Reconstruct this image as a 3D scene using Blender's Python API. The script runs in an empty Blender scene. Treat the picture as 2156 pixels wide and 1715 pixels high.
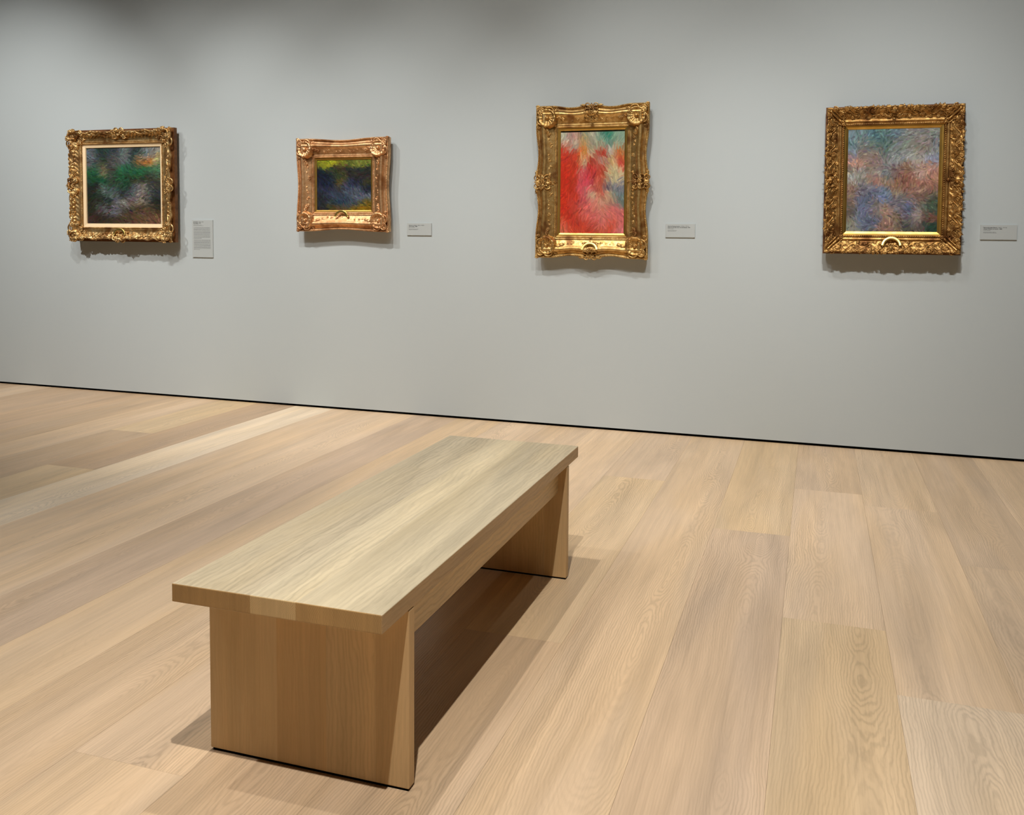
import bpy, bmesh, math, random
import numpy as np
from mathutils import Matrix, Vector

random.seed(7)
S = bpy.context.scene
C = S.collection
PI = math.pi

# ------------------------------------------------------------------ camera
CAM_H, CAM_D = 1.1705, 4.8272
cam_d = bpy.data.cameras.new('camera')
cam = bpy.data.objects.new('camera', cam_d)
C.objects.link(cam)
yaw, pitch, roll = -0.28098, -0.04984, 0.010415
f = Vector((math.sin(yaw) * math.cos(pitch), math.cos(yaw) * math.cos(pitch), math.sin(pitch)))
r = Vector((math.cos(yaw), -math.sin(yaw), 0.0))
u = r.cross(f)
r2 = r * math.cos(roll) + u * math.sin(roll)
u2 = -r * math.sin(roll) + u * math.cos(roll)
m = Matrix((r2, u2, -f)).transposed().to_4x4()
m.translation = Vector((0.0, -CAM_D, CAM_H))
cam.matrix_world = m
cam_d.sensor_width = 36.0
cam_d.sensor_fit = 'HORIZONTAL'
cam_d.lens = 1741.72 * 36.0 / 2156.0
cam_d.shift_x = (1078.0 - 1217.78) / 2156.0
cam_d.shift_y = (585.14 - 857.5) / 2156.0
cam_d.clip_start = 0.05
S.camera = cam

# ------------------------------------------------------------------ world, exposure
S.view_settings.view_transform = 'Standard'
S.view_settings.look = 'None'
S.view_settings.gamma = 1.0
S.view_settings.exposure = 0.0
S.view_settings.use_curve_mapping = False
w = bpy.data.worlds.new('world')
S.world = w
w.use_nodes = True
w.node_tree.nodes['Background'].inputs[0].default_value = (0.95, 0.98, 1.0, 1)
w.node_tree.nodes['Background'].inputs[1].default_value = 0.01

# ------------------------------------------------------------------ track spotlights, plus spots added to even out the wall (ceiling height 4.1 m)
def spot(name, loc, target, power, size=80, blend=1.0, radius=0.03, col=(1.0, 0.978, 0.945)):
    d = bpy.data.lights.new(name, 'SPOT')
    d.energy = power
    d.spot_size = math.radians(size)
    d.spot_blend = blend
    d.shadow_soft_size = radius
    d.color = col
    o = bpy.data.objects.new(name, d)
    C.objects.link(o)
    o.location = loc
    o.rotation_euler = (Vector(target) - Vector(loc)).to_track_quat('-Z', 'Y').to_euler()
    return o

# (place, aimed at, watts, cone in degrees, radius)
LIGHTS = [
    ((-5.6, -2.7, 4.15), (-5.8, 0, .9), 453.9, 60, .03),
    ((-4.9, -2.0, 4.15), (-4.75, 0, .6), 61.2, 64, .03),
    ((-3.65, -2.0, 4.15), (-4.4, 0, .3), 183.6, 60, .03),
    ((-3.9, -2.0, 4.15), (-3.2, 0, .3), 193.8, 58, .03),
    ((-2.45, -2.0, 4.15), (-2.5, 0, .1), 193.8, 58, .03),
    ((-2.6, -2.7, 4.15), (-2.5, 0, -.1), 51.0, 56, .03),  # low spot added to brighten the lower wall
    ((-1.1, -2.0, 4.15), (-1.1, 0, .1), 168.3, 60, .03),
    ((-1.4, -2.7, 4.15), (-1.3, 0, -.2), 51.0, 58, .03),  # another low spot added for the lower wall
    ((-0.5, -2.0, 4.15), (0.3, 0, .3), 40.8, 60, .03),
    ((0.1, -2.7, 4.15), (0.3, 0, -.1), 275.4, 58, .03),
    ((0.9, -2.0, 4.15), (1.2, 0, .6), 40.8, 62, .03),
    ((-3.4, -2.7, 4.15), (-3.4, 0, 1.0), 86.7, 92, .03),  # wide dim spots from here, added to make the wall gradient gradual
    ((-1.6, -2.7, 4.15), (-1.5, 0, 1.0), 73.4, 92, .03),
    ((0.3, -2.7, 4.15), (0.4, 0, 1.0), 140.8, 92, .03),
    # over the bench and the open floor
    ((-0.34, -4.37, 4.0), (-0.45, -3.6, 0), 510.0, 72, .02),
    ((-2.45, -3.50, 4.0), (-1.9, -3.3, 0), 137.7, 74, .02),
    ((-1.39, -2.60, 4.0), (-1.0, -3.0, 0), 188.7, 70, .02),
    ((-4.2, -3.4, 4.0), (-3.8, -2.2, 0), 146.6, 74, .04),
]
for lo, ta, pw, sz, ra in LIGHTS:
    spot('track_or_fill_spot', lo, ta, pw, sz, 1.0, ra)

# ------------------------------------------------------------------ helpers
def link(name, me, mats, parent=None):
    o = bpy.data.objects.new(name, me)
    C.objects.link(o)
    for mm in (mats if isinstance(mats, (list, tuple)) else [mats]):
        me.materials.append(mm)
    if parent is not None:
        o.parent = parent
    return o

def tag(o, label=None, cat=None, group=None, kind=None):
    for k, v in (('label', label), ('category', cat), ('group', group), ('kind', kind)):
        if v:
            o[k] = v
    return o

def empty(name, loc):
    o = bpy.data.objects.new(name, None)
    C.objects.link(o)
    o.location = loc
    o.empty_display_size = 0.1
    return o

def smooth(me, on=True):
    me.polygons.foreach_set('use_smooth', [on] * len(me.polygons))
    me.update()

class MB:
    """collects vertices and faces for one mesh"""
    def __init__(s):
        s.v, s.f, s.n = [], [], 0
    def add(s, V, F):
        V = np.asarray(V, float).reshape(-1, 3)
        s.v.append(V)
        s.f.extend([tuple(int(i) + s.n for i in q) for q in F])
        s.n += len(V)
    def box(s, x0, x1, y0, y1, z0, z1):
        V = [(x, y, z) for z in (z0, z1) for y in (y0, y1) for x in (x0, x1)]
        s.add(V, [(0, 2, 3, 1), (4, 5, 7, 6), (0, 1, 5, 4), (2, 6, 7, 3), (0, 4, 6, 2), (1, 3, 7, 5)])
    def mesh(s, name, sm=True):
        me = bpy.data.meshes.new(name)
        V = np.concatenate(s.v) if s.v else np.zeros((0, 3))
        me.from_pydata(V.tolist(), [], s.f)
        smooth(me, sm)
        return me

# ------------------------------------------------------------------ node helpers
def mat(name, col=(.5, .5, .5), rough=.5, metal=0.0, spec=.5):
    mm = bpy.data.materials.new(name)
    mm.use_nodes = True
    b = mm.node_tree.nodes['Principled BSDF']
    b.inputs['Base Color'].default_value = (*col, 1)
    b.inputs['Roughness'].default_value = rough
    b.inputs['Metallic'].default_value = metal
    b.inputs['Specular IOR Level'].default_value = spec
    return mm

class N:
    def __init__(s, mm):
        s.t = mm.node_tree
        s.b = s.t.nodes['Principled BSDF']
    def put(s, sock, v):
        if hasattr(v, 'is_linked') or hasattr(v, 'links'):
            s.t.links.new(v, sock)
        elif isinstance(v, (tuple, list)) and len(v) == 3 and sock.type == 'RGBA':
            sock.default_value = (*v, 1)
        else:
            sock.default_value = v
    def math(s, op, a, b=0.0, c=None, clamp=False):
        n = s.t.nodes.new('ShaderNodeMath')
        n.operation = op
        n.use_clamp = clamp
        s.put(n.inputs[0], a)
        s.put(n.inputs[1], b)
        if c is not None:
            s.put(n.inputs[2], c)
        return n.outputs[0]
    def pos(s):
        return s.t.nodes.new('ShaderNodeTexCoord').outputs['Object']
    def sep(s, v):
        n = s.t.nodes.new('ShaderNodeSeparateXYZ')
        s.put(n.inputs[0], v)
        return n.outputs
    def comb(s, x, y, z):
        n = s.t.nodes.new('ShaderNodeCombineXYZ')
        for i, q in enumerate((x, y, z)):
            s.put(n.inputs[i], q)
        return n.outputs[0]
    def noise(s, vec, scale=1.0, detail=2.0, rough=.5, dist=0.0):
        n = s.t.nodes.new('ShaderNodeTexNoise')
        s.put(n.inputs['Vector'], vec)
        n.inputs['Scale'].default_value = scale
        n.inputs['Detail'].default_value = detail
        n.inputs['Roughness'].default_value = rough
        n.inputs['Distortion'].default_value = dist
        return n.outputs['Fac']
    def attr(s, name, out='Color'):
        n = s.t.nodes.new('ShaderNodeAttribute')
        n.attribute_name = name
        return n.outputs[out]
    def mix(s, fac, a, b, mode='MIX'):
        n = s.t.nodes.new('ShaderNodeMix')
        n.data_type = 'RGBA'
        n.blend_type = mode
        s.put(n.inputs[0], fac)
        s.put(n.inputs[6], a)
        s.put(n.inputs[7], b)
        return n.outputs[2]
    def ramp(s, fac, stops):
        n = s.t.nodes.new('ShaderNodeValToRGB')
        cr = n.color_ramp
        while len(cr.elements) < len(stops):
            cr.elements.new(.5)
        for e, (p, c) in zip(cr.elements, stops):
            e.position = p
            e.color = (*c, 1) if len(c) == 3 else c
        s.put(n.inputs[0], fac)
        return n.outputs[0]
    def smooth(s, v, a, b, lo=0.0, hi=1.0):
        n = s.t.nodes.new('ShaderNodeMapRange')
        n.interpolation_type = 'SMOOTHSTEP'
        s.put(n.inputs[0], v)
        for i, q in enumerate((a, b, lo, hi)):
            n.inputs[i + 1].default_value = q
        return n.outputs[0]
    def bump(s, h, strength=.2, dist=.002):
        n = s.t.nodes.new('ShaderNodeBump')
        n.inputs['Strength'].default_value = strength
        n.inputs['Distance'].default_value = dist
        s.put(n.inputs['Height'], h)
        s.t.links.new(n.outputs[0], s.b.inputs['Normal'])

def srgb(c):
    return tuple(((x / 255) / 12.92 if x / 255 <= .04045 else ((x / 255 + .055) / 1.055) ** 2.4) for x in c)

def wood(name, along='Y', rough=.42, contrast=1.0, rings=140.0, wide=.16, stretch=.62, knots=True, sheen=.35, ringk=.20):
    """wood whose base colour comes from the per-board attribute 'tone', grain shifted by 'seed'"""
    mm = mat(name, rough=rough, spec=sheen)
    n = N(mm)
    p = n.sep(n.pos())
    if along == 'Y':
        a, l, o = p[0], p[1], p[2]
    elif along == 'Z':
        a, l, o = p[0], p[2], p[1]
    seed = n.attr('seed', 'Fac')
    sd = n.math('MULTIPLY', seed, 41.3)
    ax = n.math('ADD', a, n.math('MULTIPLY', o, 1.0))
    # plain-sawn figure: rings of a slightly wandering, slightly dipping log centre cut along the board
    ctr = n.attr('ctr', 'Fac')
    low = n.noise(n.comb(n.math('MULTIPLY', l, stretch), sd, 0.0), 1.0, 2.0, .5)
    low2 = n.noise(n.comb(sd, n.math('MULTIPLY', l, stretch * 1.7), 2.2), 1.0, 2.0, .5)
    wob = n.noise(n.comb(n.math('MULTIPLY', ax, 20.0), n.math('MULTIPLY', l, 5.0), sd), 1.0, 3.0, .6)
    wob2 = n.noise(n.comb(n.math('MULTIPLY', ax, 75.0), n.math('MULTIPLY', l, 22.0), sd), 1.0, 2.0, .6)
    xo = n.math('ADD', n.math('SUBTRACT', ax, ctr), n.math('MULTIPLY', n.math('SUBTRACT', low, .5), wide))
    dp = n.math('MULTIPLY', n.math('SUBTRACT', low2, .47), .42)
    rr = n.math('SQRT', n.math('ADD', n.math('MULTIPLY', xo, xo), n.math('MULTIPLY', dp, dp)))
    fld = n.math('MULTIPLY', rr, rings)
    fld = n.math('ADD', fld, n.math('MULTIPLY', n.math('SUBTRACT', wob, .5), 3.4))
    fld = n.math('ADD', fld, n.math('MULTIPLY', n.math('SUBTRACT', wob2, .5), .9))
    saw = n.math('FRACT', fld)
    ring = n.smooth(n.math('ABSOLUTE', n.math('SUBTRACT', n.math('MULTIPLY', saw, 2.0), 1.0)), .25, 1.0)
    # where the cathedral figure shows, patches along each board
    patch = n.smooth(n.noise(n.comb(n.math('MULTIPLY', ax, 3.5), n.math('MULTIPLY', l, .8), n.math('ADD', sd, 7.7)), 1.0, 1.0), .38, .68)
    fib = n.noise(n.comb(n.math('MULTIPLY', ax, 320.0), n.math('MULTIPLY', l, 7.0), sd), 1.0, 3.0, .65, .3)
    fib2 = n.noise(n.comb(n.math('MULTIPLY', ax, 70.0), n.math('MULTIPLY', l, 1.6), sd), 1.0, 3.0, .6, .4)
    blot = n.noise(n.comb(n.math('MULTIPLY', ax, 9.0), n.math('MULTIPLY', l, 1.1), n.math('ADD', sd, 3.1)), 1.0, 3.0, .55, .6)
    hue = n.noise(n.comb(n.math('MULTIPLY', ax, 5.0), n.math('MULTIPLY', l, .9), n.math('ADD', sd, 13.1)), 1.0, 2.0, .5, .3)
    tone = n.attr('tone')
    # value modulation of the board's own colour
    k = contrast
    val = n.math('ADD', 1.0, n.math('MULTIPLY', n.math('SUBTRACT', blot, .5), .62 * k))
    val = n.math('ADD', val, n.math('MULTIPLY', n.math('SUBTRACT', fib2, .5), .36 * k))
    val = n.math('ADD', val, n.math('MULTIPLY', n.math('SUBTRACT', fib, .5), .24 * k))
    rp = n.math('MULTIPLY', n.math('SUBTRACT', ring, .35), n.math('ADD', n.math('MULTIPLY', patch, .8), .2))
    val = n.math('SUBTRACT', val, n.math('MULTIPLY', rp, ringk * k))
    col = n.mix(1.0, tone, n.comb(val, val, val), 'MULTIPLY')
    warm = n.mix(n.smooth(hue, .35, .65), (1.012, .994, .955), (.99, 1.002, 1.035))
    col = n.mix(1.0, col, warm, 'MULTIPLY')
    h = n.math('ADD', n.math('MULTIPLY', ring, .6), n.math('MULTIPLY', fib, .7))
    if knots:
        vo = n.t.nodes.new('ShaderNodeTexVoronoi')
        vo.inputs['Scale'].default_value = 1.0
        n.put(vo.inputs['Vector'], n.comb(n.math('MULTIPLY', ax, 3.1), n.math('MULTIPLY', l, 1.5), sd))
        kd = vo.outputs['Distance']
        cc = n.sep(vo.outputs['Color'])
        on = n.smooth(cc[0], .52, .56)
        size = n.math('MULTIPLY', n.math('ADD', n.math('MULTIPLY', cc[1], .028), .010), on)
        ratio = n.math('DIVIDE', kd, n.math('MAXIMUM', size, .0005))
        km = n.smooth(n.math('ADD', ratio, n.math('MULTIPLY', n.math('SUBTRACT', fib2, .5), 1.4)), .5, 1.6, 1.0, 0.0)
        col = n.mix(n.math('MULTIPLY', n.math('MULTIPLY', km, on), .5), col, (.22, .13, .08))
    n.put(n.b.inputs['Base Color'], col)
    n.put(n.b.inputs['Roughness'], n.math('ADD', rough - .06, n.math('MULTIPLY', fib2, .14)))
    n.bump(h, .26 * k, .0012)
    return mm

def board_mesh(name, boxes, bevel=False):
    """boxes: (x0,x1,y0,y1,z0,z1,tone,seed) -> mesh with face attributes tone and seed"""
    mb = MB()
    tones, seeds = [], []
    for q in boxes:
        mb.box(*q[:6])
        tones += [q[6]] * 6
        seeds += [q[7]] * 6
    me = mb.mesh(name, False)
    at = me.attributes.new('ctr', 'FLOAT', 'FACE')
    at.data.foreach_set('value', sum([[(q[0] + q[1]) / 2 + math.sin(q[7] * 9) * (q[1] - q[0]) * .25] * 6 for q in boxes], []))
    at = me.attributes.new('tone', 'FLOAT_COLOR', 'FACE')
    at.data.foreach_set('color', np.array([(*srgb(t), 1) for t in tones]).ravel())
    at = me.attributes.new('seed', 'FLOAT', 'FACE')
    at.data.foreach_set('value', seeds)
    return me

# ------------------------------------------------------------------ setting: floor, wall, recess, ceiling
M_FLOOR = wood('oak_floorboards', 'Y', .40, 1.0)
PW = 0.3015
T = dict(tan=(206, 177, 143), brown=(190, 160, 128), pale=(232, 209, 178), peach=(213, 184, 148), grey=(197, 170, 142),
         olive=(187, 159, 127), yel=(213, 184, 142), cream=(220, 191, 157), pink=(210, 182, 150))
fixed = {-18: [('brown', -9)], -17: [('brown', -9)], -16: [('brown', -9)], -15: [('olive', -9)], -14: [('tan', -1.9), ('tan', -9)],
         -13: [('yel', -.93), ('olive', -4.2), ('tan', -9)], -12: [('brown', -1.62), ('yel', -9)], -11: [('pale', -9)],
         -10: [('cream', -3.3), ('peach', -9)], -9: [('cream', -9)], -8: [('grey', -9)], -7: [('peach', -4.5), ('tan', -9)],
         -6: [('cream', -1.3), ('tan', -9)], -5: [('tan', -3.4), ('peach', -9)], -4: [('cream', -1.8), ('tan', -9)],
         -3: [('pink', -.93), ('yel', -2.6), ('tan', -9)], -2: [('peach', -3.9), ('tan', -9)], -1: [('yel', -1.509), ('grey', -3.7), ('tan', -9)],
         0: [('pink', -.86), ('cream', -2.238), ('yel', -4.5), ('tan', -9)], 1: [('peach', -1.02), ('cream', -2.60), ('pale', -9)],
         2: [('pink', -1.62), ('cream', -9)], 3: [('cream', -9)], 4: [('tan', -9)]}
boards = []
rnd = random.Random(5)
for k in range(-30, 22):
    x0 = -.078 + PW * k
    segs = fixed.get(k)
    if segs is None:
        segs, y = [], 0
        while y > -9:
            y -= rnd.uniform(1.4, 3.2)
            segs.append((rnd.choice(list(T)), max(y, -9)))
    y1 = .03
    for i, (tn, y0) in enumerate(segs):
        rb = random.Random(k * 101 + i * 13 + 4)
        dv = rb.uniform(-3, 3)
        mx = .80 if k < -5 else .62
        c = tuple(av + (v - av) * mx + dv for v, av in zip(T[tn], (208, 179, 146)))
        if k == -11:
            c = T[tn]
        boards.append((x0 + .00025, x0 + PW - .00025, y0 + (.00025 if y0 > -9 else 0), y1, -.02, 0.0, c, rb.random() * 10))
        y1 = y0
fl = link('floor', board_mesh('floor', boards), M_FLOOR)
tag(fl, kind='structure')

M_WALL = mat('grey_wall_paint', srgb((192, 195, 190)), .85, 0, .25)
n = N(M_WALL)
nz = n.noise(n.pos(), 160.0, 3.0, .6)
n.bump(nz, .06, .001)
wv = n.noise(n.pos(), .9, 2.0, .5)
n.put(n.b.inputs['Base Color'], n.mix(wv, srgb((191, 199, 200)), srgb((194, 201, 201))))
mb = MB(); mb.box(-10, 6.6, 0.0, .12, .0158, 4.6)
tag(link('wall_back', mb.mesh('wall_back', False), M_WALL), kind='structure')
M_BLACK = mat('black_reveal', (.002, .002, .002), .9, 0, 0.0)
mb = MB(); mb.box(-10, 6.6, .018, .03, 0.0, .0158)
tag(link('baseboard_back', mb.mesh('baseboard_back', False), M_BLACK), kind='structure')

# ------------------------------------------------------------------ bench
M_BTOP = wood('bench_oak_lengthwise', 'Y', .40, 1.25, 62.0, .14, .8, False, .4, .13)
M_BLEG = wood('bench_oak_upright', 'Z', .45, .75, 95.0, .12, 1.0, False, .3, .13)
M_BEND = wood('bench_end_grain', 'Z', .55, .9, 260.0, .1, 9.0, False, .2)
BX, BY, L, Wd, TH, HT = -.7992, -3.415, 1.379, .498, .0394, .4293
OV, TL = .111, .0255
bench = empty('bench', (BX - Wd / 2, BY + L / 2, 0))
tag(bench, 'long low pale oak slab bench with panel legs, alone on the plank floor', 'bench')
def lb(x0, x1, y0, y1, z0, z1, tone, seed):      # world -> bench local
    cx, cy = BX - Wd / 2, BY + L / 2
    return (x0 - cx, x1 - cx, y0 - cy, y1 - cy, z0, z1, tone, seed)
def bev(o, wdt=.0022, seg=3):
    md = o.modifiers.new('bevel', 'BEVEL')
    md.width = wdt
    md.segments = seg
    md.limit_method = 'ANGLE'
    md.angle_limit = math.radians(50)
def stave_mesh(name, xs, y0, y1, z0, z1, tones, seeds, endmat=False, ends=None):
    """one welded slab divided into staves across x; end faces get material 1"""
    cx, cy = BX - Wd / 2, BY + L / 2
    V, F, tn, sd, mi = [], [], [], [], []
    for x in xs:
        for (y, z) in ((y0, z0), (y1, z0), (y1, z1), (y0, z1)):
            V.append((x - cx, y - cy, z))
    nx = len(xs)
    for i in range(nx - 1):
        a, b = 4 * i, 4 * i + 4
        for q, mm_ in (((a, a + 1, b + 1, b), 0), ((a + 3, b + 3, b + 2, a + 2), 0), ((a, b, b + 3, a + 3), 1), ((a + 1, a + 2, b + 2, b + 1), 1)):
            F.append(q); tn.append(ends[i] if (ends and mm_) else tones[i]); sd.append(seeds[i]); mi.append(mm_ if endmat else 0)
    F.append((0, 3, 2, 1)); tn.append(ends[0] if ends else tones[0]); sd.append(seeds[0]); mi.append(0)
    e = 4 * (nx - 1)
    F.append((e, e + 1, e + 2, e + 3)); tn.append((188, 154, 108) if ends else tones[-1]); sd.append(seeds[-1]); mi.append(0)  # side faces of the top: shade put into a darker, browner tone
    me = bpy.data.meshes.new(name)
    me.from_pydata(V, [], F)
    at = me.attributes.new('ctr', 'FLOAT', 'FACE')
    at.data.foreach_set('value', [math.sin(q * 9) * .2 for q in sd])
    at = me.attributes.new('tone', 'FLOAT_COLOR', 'FACE')
    at.data.foreach_set('color', np.array([(*srgb(t), 1) for t in tn]).ravel())
    at = me.attributes.new('seed', 'FLOAT', 'FACE')
    at.data.foreach_set('value', sd)
    me.polygons.foreach_set('material_index', mi)
    return me
bt = [(189, 172, 141), (200, 183, 150), (193, 176, 143)]
o = link('bench_top', stave_mesh('bench_top', [BX - Wd, -1.102, -.994, BX], BY, BY + L, HT - TH, HT, bt, [1.3, 4.4, 7.9], True, [(176, 140, 92), (204, 172, 122), (186, 150, 100)]), [M_BTOP, M_BEND], bench)
bev(o)
lt = [(214, 184, 138), (208, 174, 126), (212, 180, 132), (206, 172, 124)]
for i, ly in enumerate((BY + OV, BY + L - OV - TL)):
    xs = [BX - Wd, BX - Wd + .176, BX - Wd + .30, BX - Wd + .42, BX]
    o = link('leg', stave_mesh('leg', xs, ly, ly + TL, .005, HT - TH - .0012, lt, [2.1 + i * 3, 5.2 + i, 8.8 - i, 3.3 + i]), M_BLEG, bench)
    bev(o)
    pm = MB(); cx, cy = BX - Wd / 2, BY + L / 2
    pm.box(BX - Wd + .006 - cx, BX - .004 - cx, ly + .002 - cy, ly + TL - .002 - cy, 0, .0055)
    tag(link('foot_pad', pm.mesh('foot_pad', False), M_BLACK, o), 'thin black pad under the leg')
for x0, x1 in ((-.852, -.83), (BX - Wd + .031, BX - Wd + .053)):
    me = board_mesh('apron', [lb(x0, x1, BY + OV + TL, BY + L - OV - TL, .300, HT - TH, (214, 186, 140), 6.1 + x0)])
    o = link('apron', me, M_BTOP, bench)
    bev(o, .0012, 2)

# ------------------------------------------------------------------ gilt materials
def gilt(name, c1, c2, c3, rough=.34, metal=.92, bump=.5, sc=1.0):
    mm = mat(name, rough=rough, metal=metal)
    n = N(mm)
    p = n.pos()
    a = n.noise(p, 38.0 * sc, 4.0, .6, .4)
    b = n.noise(p, 11.0 * sc, 2.0, .5)
    col = n.mix(n.smooth(a, .36, .64), c1, c2)
    col = n.mix(n.smooth(b, .50, .72), col, c3)
    n.put(n.b.inputs['Base Color'], col)
    n.put(n.b.inputs['Roughness'], n.math('ADD', rough - .08, n.math('MULTIPLY', a, .22)))
    n.put(n.b.inputs['Metallic'], n.smooth(b, .45, .8, metal, metal * .75))
    v = n.noise(p, 210.0 * sc, 3.0, .6, 1.2)
    n.bump(n.math('ADD', v, n.math('MULTIPLY', a, 1.6)), bump, .0016)
    return mm
G_OLD = gilt('old_gold_leaf', srgb((222, 186, 122)), srgb((186, 144, 82)), srgb((132, 88, 46)), .38)
G_ROSE = gilt('coppery_gold_leaf', srgb((240, 196, 146)), srgb((214, 162, 112)), srgb((164, 112, 68)), .40)
G_BRIGHT = gilt('worn_bright_gold', srgb((230, 196, 138)), srgb((190, 147, 88)), srgb((132, 88, 44)), .38)
G_BROWN = gilt('toned_brown_gold', srgb((202, 160, 98)), srgb((164, 122, 66)), srgb((116, 74, 34)), .42)
G_SLIP = gilt('smooth_gold_slip', srgb((222, 180, 96)), srgb((212, 168, 84)), srgb((202, 156, 74)), .34, .95, .05, .4)
G_SIDE = gilt('stained_frame_side', srgb((128, 84, 46)), srgb((106, 66, 34)), srgb((88, 52, 26)), .5, .3, .2)
G_PLATE = gilt('brass_plate', srgb((240, 205, 120)), srgb((232, 196, 108)), srgb((222, 184, 96)), .3, .95, .03, .4)
M_LINEN = mat('cream_linen', srgb((250, 222, 178)), .8)
n = N(M_LINEN); n.bump(n.noise(n.pos(), 900.0, 2.0), .15, .0005)
M_INK = mat('dark_print', (.02, .02, .02), .7)
M_BRACKET = mat('dark_bracket', (.012, .009, .007), .8)  # near-black colour of the wall brackets
M_CANVAS = mat('painted_canvas', rough=.5, spec=.25)
n = N(M_CANVAS)
n.put(n.b.inputs['Base Color'], n.attr('paint'))
n.bump(n.noise(n.pos(), 420.0, 3.0, .6), .25, .0006)

# ------------------------------------------------------------------ carving tools (frame-local x right, z up, depth toward the viewer = -y)
def xyz(x, z, d):
    return np.stack([x, -d, z], -1)

def tube(mb, P, R, ns=7):
    P = np.asarray(P, float); R = np.asarray(R, float)
    n_ = len(P)
    Tn = np.gradient(P, axis=0)
    Tn /= np.linalg.norm(Tn, axis=1)[:, None] + 1e-9
    up = np.array([0, -1.0, 0])
    A = np.cross(Tn, up); A /= np.linalg.norm(A, axis=1)[:, None] + 1e-9
    B = np.cross(A, Tn)
    ang = np.arange(ns) * 2 * PI / ns
    V = P[:, None, :] + R[:, None, None] * (np.cos(ang)[None, :, None] * A[:, None, :] + np.sin(ang)[None, :, None] * B[:, None, :])
    V = V.reshape(-1, 3)
    F = [(i * ns + j, i * ns + (j + 1) % ns, (i + 1) * ns + (j + 1) % ns, (i + 1) * ns + j) for i in range(n_ - 1) for j in range(ns)]
    F.append(tuple(range(ns))[::-1]); F.append(tuple((n_ - 1) * ns + j for j in range(ns)))
    mb.add(V, F)

def blob(mb, c, rx, rz, rd, rot=0.0, nu=8, nv=5):
    th = np.arange(nu) * 2 * PI / nu
    V = [(0, 0, -1.0)]
    for i in range(1, nv):
        ph = -PI / 2 + PI * i / nv
        V += [(math.cos(ph) * math.cos(t), math.cos(ph) * math.sin(t), math.sin(ph)) for t in th]
    V.append((0, 0, 1.0))
    V = np.array(V)
    X, Z, D = V[:, 0] * rx, V[:, 1] * rz, V[:, 2] * rd
    c0, s0 = math.cos(rot), math.sin(rot)
    P = xyz(c[0] + X * c0 - Z * s0, c[1] + X * s0 + Z * c0, c[2] + D)
    F = [(0, 1 + (j + 1) % nu, 1 + j) for j in range(nu)]
    for i in range(nv - 2):
        a = 1 + i * nu
        F += [(a + j, a + (j + 1) % nu, a + nu + (j + 1) % nu, a + nu + j) for j in range(nu)]
    a = 1 + (nv - 2) * nu
    F += [(a + j, a + (j + 1) % nu, len(V) - 1) for j in range(nu)]
    mb.add(P, F)

def spiral(mb, c, R, a0, turns, hand, rt, base, lift=.004, end=True, nn=22):
    t = np.linspace(0, 1, nn)
    rr = R * (1 - t) ** .8 + R * .16
    an = a0 + hand * t * turns * 2 * PI
    x = c[0] + rr * np.cos(an); z = c[1] + rr * np.sin(an)
    d = base(x, z) + lift + .35 * rt + t * rt * .8
    tube(mb, xyz(x, z, d), rt * (1 - .45 * t))
    if end:
        blob(mb, (x[-1], z[-1], d[-1]), rt * 1.25, rt * 1.25, rt * 1.25)

def cscroll(mb, p, ang, size, hand, rt, base, lift=.004):
    """C-scroll: an arc with a curl at each end"""
    t = np.linspace(-1, 1, 40)
    th = ang + hand * t * 2.1
    rr = size * (1 - .62 * np.clip((np.abs(t) - .45) / .55, 0, 1) ** 1.2)
    th = th + hand * np.sign(t) * 2.2 * np.clip((np.abs(t) - .55) / .45, 0, 1) ** 1.5
    off = size * .45 * np.clip((np.abs(t) - .5) / .5, 0, 1)
    x = p[0] + rr * np.cos(th) + np.cos(ang + hand * np.sign(t) * 1.9) * off
    z = p[1] + rr * np.sin(th) + np.sin(ang + hand * np.sign(t) * 1.9) * off
    d = base(x, z) + lift + .4 * rt
    tube(mb, xyz(x, z, d), rt * (1 - .4 * np.abs(t)))
    for i in (0, -1):
        blob(mb, (x[i], z[i], d[i] + rt * .3), rt * 1.2, rt * 1.2, rt * 1.3)

def leaf(mb, p, ang, ln, wd, base, lift=.003, lobes=5, fold=.9):
    """acanthus leaf: a fan of ridged lobes"""
    for i in range(lobes):
        q = (i - (lobes - 1) / 2) / max(1, (lobes - 1) / 2)
        a = ang + q * fold
        l_ = ln * (1 - .38 * abs(q))
        cx, cz = p[0] + math.cos(a) * l_ * .5, p[1] + math.sin(a) * l_ * .5
        d = float(base(np.array([cx]), np.array([cz]))[0]) + lift
        blob(mb, (cx, cz, d), l_ * .56, wd * .62 * (1 - .2 * abs(q)), wd * .5, a, 8, 5)
        tx, tz = p[0] + math.cos(a) * l_, p[1] + math.sin(a) * l_
        blob(mb, (tx, tz, d + wd * .15), wd * .34, wd * .34, wd * .4, 0, 6, 4)

def flower(mb, p, R, base, lift=.004, n_=6):
    d = float(base(np.array([p[0]]), np.array([p[1]]))[0]) + lift
    for i in range(n_):
        a = i * 2 * PI / n_
        blob(mb, (p[0] + math.cos(a) * R * .6, p[1] + math.sin(a) * R * .6, d), R * .42, R * .26, R * .3, a, 7, 4)
    blob(mb, (p[0], p[1], d + R * .15), R * .3, R * .3, R * .35, 0, 8, 5)

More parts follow.
